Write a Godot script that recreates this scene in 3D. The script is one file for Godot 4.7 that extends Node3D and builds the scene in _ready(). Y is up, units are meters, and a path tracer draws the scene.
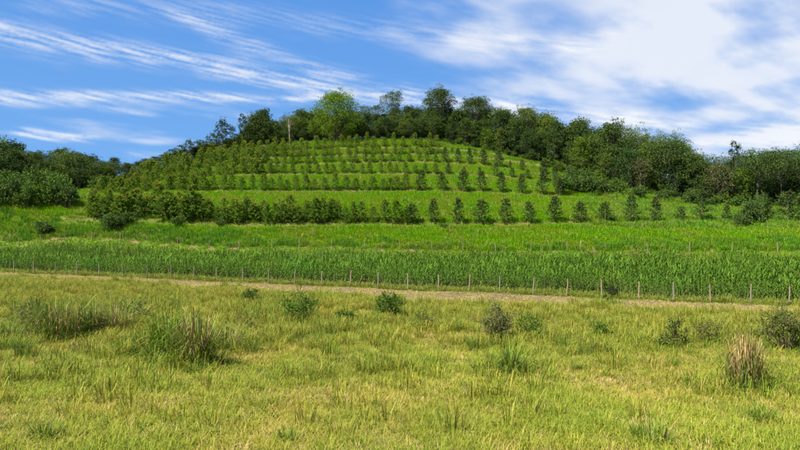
extends Node3D
# Hillside with terraced young plantation, corn field and rough pasture. Units metres, y up, the view runs along -z.
# Plan coordinates: x across, d = -z (metres out from the camera). Bearings b are x/d.

const EYE := 5.7          # camera height above the corn field
const FOCAL := 616.0      # bearings below are noted in 1/616 (centre 400)
const EXPOSURE := 3.0

var rng := RandomNumberGenerator.new()
var noise_a := FastNoiseLite.new()
var noise_b := FastNoiseLite.new()
var noise_c := FastNoiseLite.new()
var counts := {}

# ---------------------------------------------------------------- terrain
var ctrl: Array[Vector3] = []      # x, d, elevation
var weights := PackedFloat64Array()
const GX0 := -200.0
const GD0 := -60.0
const GS := 4.0
const GNX := 101
const GND := 111
var coarse := PackedFloat32Array()
const FX0 := -172.0
const FD0 := -20.0
const FNX := 345
const FND := 281
var fine := PackedFloat32Array()


func bx(b: float, d: float) -> float:
	return (b - 400.0) / FOCAL * d


func bearing(x: float, d: float) -> float:
	return 400.0 + FOCAL * x / maxf(d, 1.0)


func fence_d(b: float) -> float:
	return FOCAL * EYE / (50.0 + 0.0437 * b)


func corn_back_d(b: float) -> float:
	return 94.0 - 17.0 * b / 800.0


func _control_points() -> void:
	for p in [[-40, 4.4], [-5, 3.8], [9.4, 2.2], [15, 1.5], [19, 1.2], [30, 0.65]]:
		for s in [-1.0, 0.0, 1.0]:
			ctrl.append(Vector3(s * maxf(25.0, p[0] * 0.8), p[0], p[1]))
	for b in [-60.0, 0.0, 200.0, 400.0, 600.0, 800.0, 860.0]:
		var df := fence_d(b)
		var db := corn_back_d(b)
		ctrl.append(Vector3(bx(b, df), df, 0.0))
		ctrl.append(Vector3(bx(b, db), db, 0.35))
		ctrl.append(Vector3(bx(b, db + 5), db + 5, 1.75))
		var dm := df * 0.55 + db * 0.45
		ctrl.append(Vector3(bx(b, dm), dm, 0.05))
	# bearing, rise seen (in 1/616 of distance, 222 level with the eye), distance
	for p in [[-40, 222, 104], [75, 221, 105], [200, 222, 105], [300, 223, 105], [400, 224, 105], [500, 225, 105], [620, 224, 107], [700, 222, 112], [800, 224, 112], [880, 224, 112],
			[90, 197, 136], [200, 191, 134], [300, 191, 133], [400, 191, 133], [480, 193, 134], [545, 195, 137],
			[200, 176, 156], [300, 174, 155], [430, 174, 155], [500, 177, 156], [550, 181, 158],
			[220, 166, 171], [300, 164, 170], [440, 163, 170], [500, 167, 172], [540, 174, 173],
			[-60, 204, 152], [0, 201, 155], [40, 197, 162], [75, 192, 168], [120, 182, 176], [150, 174, 184], [200, 160, 195], [250, 149, 202], [300, 143.5, 204], [350, 141, 204], [400, 140.5, 203],
			[440, 142.5, 201], [480, 150, 195], [530, 161, 186], [560, 172, 178], [600, 184, 168], [650, 196, 158], [700, 204, 152], [750, 207, 150], [800, 205, 150], [870, 205, 150],
			[-80, 200, 220], [0, 196, 225], [75, 185, 235], [150, 172, 240], [250, 156, 250], [350, 147, 255], [440, 149, 250], [530, 165, 240], [600, 183, 228], [700, 200, 215], [800, 202, 215], [880, 202, 215]]:
		ctrl.append(Vector3(bx(p[0], p[2]), p[2], EYE - (p[1] - 222.0) * p[2] / FOCAL))
	for p in [[-100, 10], [200, 22], [400, 26], [600, 18], [900, 10]]:
		ctrl.append(Vector3(bx(p[0], 330), 330, p[1]))


func _solve_terrain() -> void:
	# thin-plate spline through the surveyed points
	var n := ctrl.size()
	var m := n + 3
	var a: Array[PackedFloat64Array] = []
	for i in m:
		var row := PackedFloat64Array()
		row.resize(m + 1)
		if i < n:
			var p := ctrl[i]
			for j in n:
				var q := ctrl[j]
				var r2 := ((p.x - q.x) * (p.x - q.x) + (p.y - q.y) * (p.y - q.y)) / 10000.0
				row[j] = 2e-4 if i == j else 0.5 * r2 * log(maxf(r2, 1e-12))
			row[n] = 1.0
			row[n + 1] = p.x / 100.0
			row[n + 2] = p.y / 100.0
			row[m] = p.z
		else:
			for j in n:
				row[j] = [1.0, ctrl[j].x / 100.0, ctrl[j].y / 100.0][i - n]
		a.append(row)
	for c in m:
		var best := c
		for r in range(c + 1, m):
			if absf(a[r][c]) > absf(a[best][c]):
				best = r
		var t := a[c]
		a[c] = a[best]
		a[best] = t
		var pr := a[c]
		for r in range(c + 1, m):
			var rr := a[r]
			var f := rr[c] / pr[c]
			if f != 0.0:
				for k in range(c, m + 1):
					rr[k] -= f * pr[k]
				a[r] = rr
	weights.resize(m)
	for c in range(m - 1, -1, -1):
		var s := a[c][m]
		for k in range(c + 1, m):
			s -= a[c][k] * weights[k]
		weights[c] = s / a[c][c]
	coarse.resize(GNX * GND)
	var cx := PackedFloat64Array()
	var cd := PackedFloat64Array()
	for p in ctrl:
		cx.append(p.x / 100.0)
		cd.append(p.y / 100.0)
	for j in GND:
		var d := (GD0 + j * GS) / 100.0
		for i in GNX:
			var x := (GX0 + i * GS) / 100.0
			var s := weights[n] + weights[n + 1] * x + weights[n + 2] * d
			for k in n:
				var dx := x - cx[k]
				var dd := d - cd[k]
				var r2 := dx * dx + dd * dd
				s += weights[k] * 0.5 * r2 * log(r2 + 1e-12)
			coarse[j * GNX + i] = s
	fine.resize(FNX * FND)
	for j in FND:
		for i in FNX:
			fine[j * FNX + i] = _smooth_height(FX0 + i, FD0 + j)


func _smooth_height(x: float, d: float) -> float:
	var u := clampf((x - GX0) / GS, 1.0, GNX - 2.001)
	var v := clampf((d - GD0) / GS, 1.0, GND - 2.001)
	var i := int(u)
	var j := int(v)
	var fu := u - i
	var fv := v - j
	var col := [0.0, 0.0, 0.0, 0.0]
	for k in 4:
		var o := (j - 1 + k) * GNX + i
		col[k] = cubic_interpolate(coarse[o], coarse[o + 1], coarse[o - 1], coarse[o + 2], fu)
	var h: float = cubic_interpolate(col[1], col[2], col[0], col[3], fv)
	# far out the land levels off
	var far := clampf((maxf(absf(x) - 180.0, d - 340.0)) / 400.0, 0.0, 1.0)
	h = lerpf(h, 6.0, far)
	# small unevenness of the ground, and a shallow bench dug along each planted row
	h += 0.10 * noise_a.get_noise_2d(x * 6.0, d * 6.0) + 0.05 * noise_b.get_noise_2d(x * 20.0, d * 20.0)
	if d > 98.0 and d < 200.0:
		for r in ROW_D.size():
			var e := d - row_d(r, bearing(x, d))
			if absf(e) < 3.0:
				h += 0.42 * sin(e / 3.0 * PI) * (1.0 - absf(e) / 3.0)
	return h


func height(x: float, d: float) -> float:
	var u := (x - FX0)
	var v := (d - FD0)
	if u < 0.0 or v < 0.0 or u >= FNX - 1.001 or v >= FND - 1.001:
		return _smooth_height(x, d)
	var i := int(u)
	var j := int(v)
	var fu := u - i
	var fv := v - j
	var o := j * FNX + i
	return lerpf(lerpf(fine[o], fine[o + 1], fu), lerpf(fine[o + FNX], fine[o + FNX + 1], fu), fv)


func ground(x: float, d: float, sink := 0.0) -> Vector3:
	return Vector3(x, height(x, d) - sink, -d)


# rows of the plantation follow the contours: distance at bearings 75, 250, 400, 550, 700
const ROW_D := [[106.0, 105.0, 105.0, 106.0, 110.0], [137.0, 133.0, 133.0, 136.5, 142.0], [158.0, 155.0, 154.0, 157.0, 160.0], [174.0, 170.0, 169.0, 172.5, 176.0], [184.0, 180.0, 179.0, 182.0, 186.0], [193.0, 190.0, 189.0, 190.0, 194.0]]


func row_d(r: int, b: float) -> float:
	var t := clampf((b - 75.0) / 150.0, -0.5, 4.4)
	var i := clampi(int(floor(t)), 0, 3)
	return lerpf(ROW_D[r][i], ROW_D[r][i + 1], t - i)


# line where the wood begins: bearing -> distance
const EDGE := [[-120, 150], [-60, 152], [0, 155], [40, 162], [75, 168], [120, 176], [150, 184], [200, 196], [250, 203], [300, 205], [350, 205], [400, 204], [440, 202], [480, 196], [530, 187], [560, 179], [600, 169], [650, 159], [700, 153], [750, 151], [800, 151], [920, 151]]


func edge_d(b: float) -> float:
	for i in EDGE.size() - 1:
		if b <= EDGE[i + 1][0]:
			return lerpf(EDGE[i][1], EDGE[i + 1][1], clampf((b - EDGE[i][0]) / float(EDGE[i + 1][0] - EDGE[i][0]), 0.0, 1.0))
	return 151.0


var f0: Vector2      # front fence line (plan x, d)
var f_dir: Vector2
var f_nor: Vector2   # away from the camera
var k0: Vector2      # back edge of the corn
var k_nor: Vector2


func _plan_lines() -> void:
	f0 = Vector2(bx(0, fence_d(0)), fence_d(0))
	f_dir = (Vector2(bx(800, fence_d(800)), fence_d(800)) - f0).normalized()
	f_nor = Vector2(-f_dir.y, f_dir.x)
	k0 = Vector2(bx(0, corn_back_d(0)), corn_back_d(0))
	var kd := (Vector2(bx(800, corn_back_d(800)), corn_back_d(800)) - k0).normalized()
	k_nor = Vector2(-kd.y, kd.x)


func past_fence(x: float, d: float) -> float:
	return (Vector2(x, d) - f0).dot(f_nor)


func past_corn(x: float, d: float) -> float:
	return (Vector2(x, d) - k0).dot(k_nor)


# ---------------------------------------------------------------- helpers
class Shape:
	var v := PackedVector3Array()
	var n := PackedVector3Array()
	var c := PackedColorArray()

	func tri(a: Vector3, b: Vector3, d: Vector3, col: Color) -> void:
		var m := (d - a).cross(b - a).normalized()
		v.append(a); v.append(b); v.append(d)
		n.append(m); n.append(m); n.append(m)
		c.append(col); c.append(col); c.append(col)

	func leaf(at: Vector3, along: Vector3, side: Vector3, length: float, width: float, col: Color, droop := 0.25) -> void:
		var mid := at + along * length * 0.45
		var tip := at + along * length - Vector3(0, droop * length, 0)
		var w := side * width * 0.5
		tri(at, mid + w, tip, col)
		tri(at, tip, mid - w, col)

	func blade(at: Vector3, lean: Vector3, h: float, width: float, bend: float, col: Color) -> void:
		var side := Vector3(-lean.z, 0, lean.x).normalized() * width * 0.5
		var p1 := at + Vector3(0, h * 0.5, 0) + lean * h * 0.28
		var p2 := at + Vector3(0, h * (0.9 - bend * 0.15), 0) + lean * h * (0.62 + bend * 0.15)
		var p3 := at + Vector3(0, h * (1.0 - bend * 0.45), 0) + lean * h * (1.0 + bend * 0.35)
		tri(at - side, p1 - side, p1 + side, col)
		tri(at - side, p1 + side, at + side, col)
		tri(p1 - side, p2 - side * 0.7, p2 + side * 0.7, col)
		tri(p1 - side, p2 + side * 0.7, p1 + side, col)
		tri(p2 - side * 0.7, p3, p2 + side * 0.7, col)

	func tube(pts: Array, radii: Array, col: Color, sides := 6) -> void:
		var rings := []
		for i in pts.size():
			var t: Vector3 = ((pts[mini(i + 1, pts.size() - 1)] as Vector3) - (pts[maxi(i - 1, 0)] as Vector3)).normalized()
			var u := t.cross(Vector3(0.31, 0.2, 0.93)).normalized()
			var w := t.cross(u)
			var ring := []
			for s in sides:
				var a := TAU * s / sides
				ring.append((u * cos(a) + w * sin(a)))
			rings.append(ring)
		for i in pts.size() - 1:
			for s in sides:
				var s2 := (s + 1) % sides
				var a0: Vector3 = pts[i] + rings[i][s] * radii[i]
				var a1: Vector3 = pts[i] + rings[i][s2] * radii[i]
				var b0: Vector3 = pts[i + 1] + rings[i + 1][s] * radii[i + 1]
				var b1: Vector3 = pts[i + 1] + rings[i + 1][s2] * radii[i + 1]
				for p in [[a0, rings[i][s]], [b0, rings[i + 1][s]], [b1, rings[i + 1][s2]], [a0, rings[i][s]], [b1, rings[i + 1][s2]], [a1, rings[i][s2]]]:
					v.append(p[0]); n.append(p[1]); c.append(col)
		# cap
		var e := pts.size() - 1
		for s in range(1, sides - 1):
			tri(pts[e] + rings[e][0] * radii[e], pts[e] + rings[e][s + 1] * radii[e], pts[e] + rings[e][s] * radii[e], col)

	func mesh(m: Material) -> ArrayMesh:
		var a := []
		a.resize(Mesh.ARRAY_MAX)
		a[Mesh.ARRAY_VERTEX] = v
		a[Mesh.ARRAY_NORMAL] = n
		a[Mesh.ARRAY_COLOR] = c
		var am := ArrayMesh.new()
		am.add_surface_from_arrays(Mesh.PRIMITIVE_TRIANGLES, a)
		am.surface_set_material(0, m)
		return am


func numbered(called: String) -> String:
	var k: int = counts.get(called, -1) + 1
	counts[called] = k
	return called if k == 0 else "%s_%03d" % [called, k]


func tag(o: Node, label: String, category := "", group := "", kind := "") -> void:
	o.set_meta("label", label)
	if category:
		o.set_meta("category", category)
	if group:
		o.set_meta("group", group)
	if kind:
		o.set_meta("kind", kind)


func thing(called: String, label: String, category: String, group := "") -> Node3D:
	var o := Node3D.new()
	o.name = numbered(called)
	add_child(o, true)
	tag(o, label, category, group)
	return o


func part(called: String, m: Mesh, parent: Node, mat: Material = null) -> MeshInstance3D:
	var o := MeshInstance3D.new()
	o.name = called
	o.mesh = m
	if mat:
		o.material_override = mat
	parent.add_child(o, true)
	return o


func vary(c: Color, amount := 0.2) -> Color:
	var k := 1.0 + rng.randf_range(-amount, amount)
	var h := rng.randf_range(-amount, amount) * 0.4
	return Color(c.r * k * (1.0 + h), c.g * k, c.b * k * (1.0 - h))


func leafy(tint: Color, through := 0.5, rough := 0.7) -> StandardMaterial3D:
	var m := StandardMaterial3D.new()
	m.albedo_color = tint.linear_to_srgb()
	m.vertex_color_use_as_albedo = true
	m.roughness = rough
	m.metallic_specular = 0.2
	m.cull_mode = BaseMaterial3D.CULL_DISABLED
	m.backlight_enabled = true
	m.backlight = Color(through, through, through).linear_to_srgb()
	return m


func matte(rough := 0.9) -> StandardMaterial3D:
	var m := StandardMaterial3D.new()
	m.vertex_color_use_as_albedo = true
	m.roughness = rough
	m.metallic_specular = 0.3
	return m


func grain_texture(lo: float, freq: float, sd: int) -> ImageTexture:
	var n := FastNoiseLite.new()
	n.seed = sd
	n.frequency = freq
	n.fractal_octaves = 5
	var im := n.get_seamless_image(512, 512)
	im.convert(Image.FORMAT_RGB8)
	for y in 512:
		for x in 512:
			var g := im.get_pixel(x, y).r
			var k := lerpf(lo, 1.0, smoothstep(0.2, 0.8, g))
			im.set_pixel(x, y, Color(k, k, k))
	return ImageTexture.create_from_image(im)


func scatter(called: String, m: Mesh, buf: PackedFloat32Array, parent: Node = self) -> MultiMeshInstance3D:
	var mm := MultiMesh.new()
	mm.transform_format = MultiMesh.TRANSFORM_3D
	mm.use_colors = true
	mm.mesh = m
	mm.instance_count = buf.size() / 16
	mm.buffer = buf
	var o := MultiMeshInstance3D.new()
	o.name = called if parent != self else numbered(called)
	o.multimesh = mm
	parent.add_child(o, true)
	return o


func put(buf: PackedFloat32Array, p: Vector3, turn: float, s: float, sy: float, col: Color) -> void:
	var c := cos(turn) * s
	var sn := sin(turn) * s
	buf.append_array(PackedFloat32Array([c, 0.0, sn, p.x, 0.0, sy, 0.0, p.y, -sn, 0.0, c, p.z, col.r, col.g, col.b, 1.0]))


func rand_dir() -> Vector3:
	var y := rng.randf_range(-1.0, 1.0)
	var a := rng.randf() * TAU
	var r := sqrt(1.0 - y * y)
	return Vector3(cos(a) * r, y, sin(a) * r)


# ---------------------------------------------------------------- plants
func tuft_shape(blades: int, radius: float, h0: float, h1: float, width: float, spread: float, cols: Array) -> Shape:
	var s := Shape.new()
	for i in blades:
		var a := rng.randf() * TAU
		var r := sqrt(rng.randf()) * radius
		var lean := Vector3(cos(a + rng.randf_range(-0.9, 0.9)), 0, sin(a + rng.randf_range(-0.9, 0.9))) * spread * rng.randf_range(0.25, 1.0)
		s.blade(Vector3(cos(a) * r, -0.03, sin(a) * r), lean, rng.randf_range(h0, h1), width * rng.randf_range(0.7, 1.3), rng.randf(), vary(cols[rng.randi() % cols.size()], 0.22))
	return s


# leaves spread through and over an ellipsoid clump
func clump(s: Shape, at: Vector3, rad: Vector3, count: int, size: float, col: Color, var_amount := 0.25) -> void:
	for i in count:
		var o := rand_dir()
		if o.y < -0.35 and rng.randf() < 0.6:
			o.y = -o.y
		var r := pow(rng.randf(), 0.4)
		var p := at + o * rad * r
		var along := (o + rand_dir() * 0.9 + Vector3(0, 0.1, 0)).normalized()
		var side := along.cross(rand_dir()).normalized()
		s.leaf(p, along, side, size * rng.randf_range(0.7, 1.35), size * rng.randf_range(0.5, 0.85), vary(col, var_amount))


# a broadleaf tree: trunk and limbs in one shape, crown in another. o: h, bole (share of bare trunk), w, lobes, leaf, per, flat, lean, col, bark
func tree_shapes(o: Dictionary) -> Array:
	var t := Shape.new()
	var c := Shape.new()
	var h: float = o.h
	var bark: Color = o.get("bark", Color(0.16, 0.13, 0.10))
	var lean: Vector3 = Vector3(rng.randf_range(-1, 1), 0, rng.randf_range(-1, 1)) * o.get("lean", 0.06) * h
	var top: Vector3 = Vector3(0, h * 0.86, 0) + lean
	var pts := []
	var rr := []
	var r0: float = o.get("girth", 0.016) * h
	for i in 7:
		var f := i / 6.0
		pts.append(Vector3(0, -0.4, 0).lerp(top, f) + Vector3(rng.randf_range(-1, 1), 0, rng.randf_range(-1, 1)) * 0.02 * h * minf(1.0, f * 3.0))
		rr.append(r0 * (1.0 - 0.86 * f) * (1.35 if i == 0 else 1.0))
	t.tube(pts, rr, bark, 7)
	var lobes: int = o.lobes
	var w: float = o.w
	var bole: float = o.bole
	for k in lobes:
		# lobes spiral up the crown; widest about the middle
		var f := (k + 0.5) / lobes
		var yy := lerpf(bole, 0.97, pow(f, o.get("rise", 0.8)))
		var prof := sin(PI * clampf((yy - bole) / (1.0 - bole) * 0.80 + 0.16, 0.0, 1.0))
		if o.get("flat", 0.0) > 0.0:
			prof = lerpf(prof, 1.0 - pow(absf(yy - 0.82) / 0.4, 2.0), o.flat)
		var a := k * 2.39996 + rng.randf_range(-0.4, 0.4)
		var rad := w * 0.5 * maxf(prof, 0.05) * rng.randf_range(0.45, 1.0)
		var p: Vector3 = Vector3(cos(a) * rad, h * yy, sin(a) * rad) + lean * yy
		var size: float = w * rng.randf_range(0.17, 0.28) * o.get("lobe", 1.0)
		p.y = minf(p.y, h - size * 0.5)
		# limb
		var from := Vector3(0, -0.4, 0).lerp(top, clampf(yy * 0.72, 0.1, 0.95))
		var mid := from.lerp(p, 0.55) + Vector3(0, -0.03 * h * rng.randf(), 0)
		if rad > w * 0.12:
			t.tube([from, mid, p], [r0 * 0.36, r0 * 0.22, r0 * 0.07], bark, 5)
		var col: Color = vary(o.col, 0.16)
		var n: int = int(o.per * rng.randf_range(0.7, 1.3))
		clump(c, p, Vector3(size, size * rng.randf_range(0.5, 0.75), size), n, o.leaf, col)
		# outlying sprigs make the outline uneven
		for q in o.get("sprigs", 3):
			var d := rand_dir()
			d.y = absf(d.y) * 0.8
			var sp: Vector3 = p + d * size * rng.randf_range(0.95, 1.5)
			clump(c, sp, Vector3.ONE * size * 0.28, int(n * 0.10), o.leaf * 0.9, col)
	return [t, c]


# young plantation tree: leafy from near the ground, narrowing to a tip
func young_shapes(h: float, w: float, col: Color, tip: Color) -> Array:
	var t := Shape.new()
	var c := Shape.new()
	t.tube([Vector3(0, -0.3, 0), Vector3(0.03, h * 0.4, 0.02), Vector3(0, h * 0.96, 0)], [0.07, 0.05, 0.012], Color(0.17, 0.13, 0.09), 5)
	var n := int(h * 11)
	for k in n:
		var f := (k + rng.randf()) / n
		var y := lerpf(0.06, 0.98, f) * h
		var reach := w * 0.56 * pow(1.0 - f, 0.52) * pow(minf(1.0, (f + 0.14) / 0.34), 0.55) * rng.randf_range(0.62, 1.1) + 0.05
		var a := k * 2.39996 + rng.randf_range(-0.5, 0.5)
		var out := Vector3(cos(a), 0, sin(a))
		var end := Vector3(0, y, 0) + out * reach + Vector3(0, reach * rng.randf_range(0.1, 0.6), 0)
		if k % 3 == 0 and f < 0.8:
			t.tube([Vector3(0, y, 0), end], [0.02, 0.006], Color(0.15, 0.12, 0.07), 3)
		for q in 38:
			var g := pow(rng.randf(), 0.7)
			var p := Vector3(0, y, 0).lerp(end, g) + rand_dir() * 0.13
			var along := (out + rand_dir() * 0.9 + Vector3(0, 0.25, 0)).normalized()
			# the youngest leaves, out at the shoot ends and in the leader, flush brownish
			var fresh := rng.randf() < (0.45 if f > 0.84 else 0.13 if g > 0.88 else 0.03)
			c.leaf(p, along, along.cross(rand_dir()).normalized(), rng.randf_range(0.15, 0.28), rng.randf_range(0.07, 0.13), vary(tip if fresh else col, 0.28))
	return [t, c]


func bush_shapes(h: float, w: float, leaf: float, clumps: int, per: int, col: Color, stemcol := Color(0.13, 0.10, 0.06)) -> Array:
	var t := Shape.new()
	var c := Shape.new()
	for k in clumps:
		var a := k * 2.39996 + rng.randf_range(-0.5, 0.5)
		var f := (k + 0.5) / clumps
		var r := w * 0.5 * sqrt(f) * rng.randf_range(0.55, 0.95)
		var y := h * rng.randf_range(0.3, 0.9) * (1.0 - 0.45 * f * f)
		var p := Vector3(cos(a) * r, y, sin(a) * r)
		t.tube([Vector3(cos(a), -0.1, sin(a)) * Vector3(0.1 * w, 1, 0.1 * w), p * Vector3(0.6, 0.55, 0.6), p], [0.018 * h + 0.004, 0.012 * h, 0.004 * h], stemcol, 4)
		clump(c, p, Vector3(w * 0.19, h * 0.21, w * 0.19) * rng.randf_range(0.55, 1.25), int(per * rng.randf_range(0.5, 1.05)), leaf, vary(col, 0.2))
		for q in 5:
			# shoots that stand out of the mass
			var d := rand_dir()
			var e := p + Vector3(d.x * w * 0.22, absf(d.y) * h * 0.34, d.z * w * 0.22) * rng.randf_range(0.7, 1.6)
			t.tube([p, e], [0.006 * h, 0.002 * h], stemcol, 3)
			for z in int(per * 0.16):
				var lp := p.lerp(e, rng.randf_range(0.3, 1.05))
				var along := (rand_dir() + Vector3(0, 0.3, 0)).normalized()
				c.leaf(lp, along, along.cross(rand_dir()).normalized(), leaf * rng.randf_range(0.7, 1.4), leaf * rng.randf_range(0.4, 0.7), vary(col, 0.25))
	return [t, c]


func corn_shapes(h: float) -> Array:
	var t := Shape.new()
	var c := Shape.new()
	var bend := Vector3(rng.randf_range(-0.08, 0.08), 0, rng.randf_range(-0.08, 0.08))
	t.tube([Vector3(0, -0.1, 0), Vector3(0, h * 0.5, 0) + bend * 0.5, Vector3(0, h * 0.84, 0) + bend], [0.016, 0.013, 0.006], Color(0.10, 0.15, 0.04), 5)
	var plane := rng.randf() * TAU
	for k in 11:
		var f := k / 10.0
		var a := plane + (PI if k % 2 else 0.0) + rng.randf_range(-0.5, 0.5)
		var out := Vector3(cos(a), 0, sin(a))
		var side := Vector3(-out.z, 0, out.x)
		var y0 := h * lerpf(0.12, 0.86, f)
		var ln := lerpf(0.62, 0.9, sin(PI * clampf(f * 0.85 + 0.15, 0, 1))) * rng.randf_range(0.8, 1.1)
		var rise := lerpf(0.3, 0.85, f * f) * rng.randf_range(0.7, 1.2)
		var old := k < 2 and rng.randf() < 0.5
		var col := vary(Color(0.22, 0.18, 0.07) if old else Color(0.053, 0.110, 0.010), 0.2)
		var prev := Vector3(0, y0, 0) + bend * f
		var base := prev
		var wid := 0.034
		for q in 4:
			var g := (q + 1) / 4.0
			var p := base + out * ln * g * (0.85 - 0.1 * g) + Vector3(0, ln * (rise * g * 1.8 - 1.15 * g * g * (1.1 - 0.45 * f)), 0)
			var w2 := [0.045, 0.043, 0.03, 0.0][q] as float
			var tilt := side + Vector3(0, rng.randf_range(-0.3, 0.3), 0)
			c.tri(prev - side * wid, p - tilt * w2, p + tilt * w2, col)
			c.tri(prev - side * wid, p + tilt * w2, prev + side * wid, col)
			prev = p
			wid = w2
	return [t, c]


# ---------------------------------------------------------------- sky
# bands of cirrus: points (azimuth, elevation in degrees), half-width, strength
const BANDS := [
	[[[-48, 13.6], [-33, 14.4], [-28.9, 14.3], [-22.1, 14.2], [-18, 13.9], [-9.2, 12.4], [0, 11.3], [7.4, 10.6], [18, 9.0], [26, 7.2], [40, 5.5]], 0.85, 0.75],
	[[[-44, 8.9], [-32.7, 9.7], [-26, 10.5], [-18, 10.9], [-11, 11.0], [-5, 11.6]], 0.42, 0.75],
	[[[-33, 9.2], [-27, 9.5], [-22, 9.3]], 0.3, 0.35],
	[[[-19.5, 17.6], [-16, 16.2], [-13.7, 15.4], [-9, 14.3], [-4.6, 13.3]], 0.55, 0.42],
	[[[-30, 17.5], [-14, 18.2], [2, 16.8], [16, 15.4]], 1.1, 0.22],
	[[[-31.2, 6.95], [-26.8, 6.95]], 0.33, 0.75],
	[[[-23.5, 5.7], [-20.0, 5.6]], 0.28, 0.3],
]
const GAPS := [[6.0, 13.4, 4.2, 0.9, 0.75], [27.1, 7.6, 2.4, 0.6, 0.8], [33.5, 5.2, 4.0, 0.5, 0.6], [13.0, 18.6, 4.0, 1.1, 0.6], [1.5, 9.4, 2.2, 0.5, 0.5], [-1.0, 14.6, 3.0, 0.6, 0.4], [17.0, 6.2, 4.0, 0.5, 0.5]]
var sky_n1 := FastNoiseLite.new()
var sky_n2 := FastNoiseLite.new()


func sky_colour(az: float, el: float) -> Color:
	var e := deg_to_rad(el)
	var up := sin(maxf(e, 0.0))
	# clear air, deeper towards the zenith
	var t := clampf(el / 24.0, 0.0, 1.0)
	var low := Color(0.24, 0.52, 0.95)
	var mid := Color(0.092, 0.295, 0.77)
	var zen := Color(0.022, 0.105, 0.42)
	var air := low.lerp(mid, pow(t, 0.75))
	if el > 24.0:
		air = mid.lerp(zen, smoothstep(24.0, 85.0, el))
	# cirrus sheet at height: plan position on the cloud deck
	var r := cos(e) / (up + 0.14)
	var a := deg_to_rad(az)
	var px := sin(a) * r
	var pz := cos(a) * r
	var qx := px * 0.80 + pz * 0.60
	var qz := -px * 0.60 + pz * 0.80
	var n1 := sky_n1.get_noise_2d(qx * 16.0, qz * 42.0)
	var n2 := sky_n2.get_noise_2d(qx * 60.0, qz * 210.0)
	var big := sky_n1.get_noise_2d(px * 9.0 + 71.0, pz * 9.0 - 33.0)
	# the cover is broken into fields some 60 degrees wide all round the sky
	var cover := sin(deg_to_rad(az * 3.0 - 18.0)) * (1.0 - smoothstep(40.0, 90.0, el)) + 0.35 * big
	var n3 := sky_n1.get_noise_2d(qx * 70.0 + 9.0, qz * 110.0)
	var dens := smoothstep(-0.55, 1.0, n1 * 1.05 + n2 * 0.4 + n3 * 0.85 + cover * 0.82 - 0.03) * clampf(0.80 + 0.5 * n3 + 0.35 * n2, 0.3, 0.87)
	if absf(az) < 52.0 and el < 24.0:
		var wob := sky_n2.get_noise_2d(az * 9.0, el * 26.0)
		var fib := sky_n2.get_noise_2d(az * 20.0 + el * 40.0, el * 190.0 + az * 26.0)
		for b in BANDS:
			var pts: Array = b[0]
			if az < pts[0][0] - 9.0 or az > pts[-1][0] + 9.0:
				continue
			var best := 1e9
			for i in pts.size() - 1:
				var p := Vector2(pts[i][0], pts[i][1])
				var q := Vector2(pts[i + 1][0], pts[i + 1][1])
				var near := Geometry2D.get_closest_point_to_segment(Vector2(az, el), p, q)
				var off := Vector2((az - near.x) * 0.45, el - near.y)
				best = minf(best, off.length())
			best = absf(best + wob * 0.8 * b[1])
			dens = maxf(dens, minf(1.0, dens + b[2] * exp(-pow(best / b[1], 2.0)) * clampf(0.55 + fib * 1.4, 0.0, 1.1)))
		for g in GAPS:
			var k := exp(-pow((az - g[0]) / g[2], 2.0) - pow((el + wob * 0.5 - g[1]) / g[3], 2.0))
			dens *= 1.0 - g[4] * k
	var white := Color(0.93, 0.95, 0.99)
	return air.lerp(white, clampf(dens, 0.0, 1.0) * 0.94)


func make_sky() -> Sky:
	sky_n1.seed = 11
	sky_n1.frequency = 0.02
	sky_n1.fractal_octaves = 7
	sky_n2.seed = 5
	sky_n2.frequency = 0.012
	sky_n2.fractal_octaves = 7
	sky_n2.fractal_gain = 0.58
	# whole sky coarsely, then the same function more finely over the part in view
	var w := 1024
	var im := Image.create_empty(w, w / 2, false, Image.FORMAT_RGBF)
	for y in w / 2:
		var el := 90.0 - (y + 0.5) / (w / 2) * 180.0
		if el < -2.0:
			im.fill_rect(Rect2i(0, y, w, w / 2 - y), Color(0.12, 0.16, 0.10) / EXPOSURE)
			break
		for x in w:
			var az := (x + 0.5) / w * 360.0
			az = az - 360.0 if az > 180.0 else az
			im.set_pixel(x, y, sky_colour(az, maxf(el, 0.0)) / EXPOSURE)
	var fw := 4096
	im.resize(fw, fw / 2, Image.INTERPOLATE_BILINEAR)
	for y in range(int((90.0 - 24.0) / 180.0 * fw / 2), fw / 4):
		var el := 90.0 - (y + 0.5) / (fw / 2) * 180.0
		for k in range(-490, 490):
			var az := (k + 0.5) / fw * 360.0
			im.set_pixel(posmod(k, fw), y, sky_colour(az, el) / EXPOSURE)
	var mat := PanoramaSkyMaterial.new()
	mat.panorama = ImageTexture.create_from_image(im)
	var sky := Sky.new()
	sky.sky_material = mat
	return sky


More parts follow.
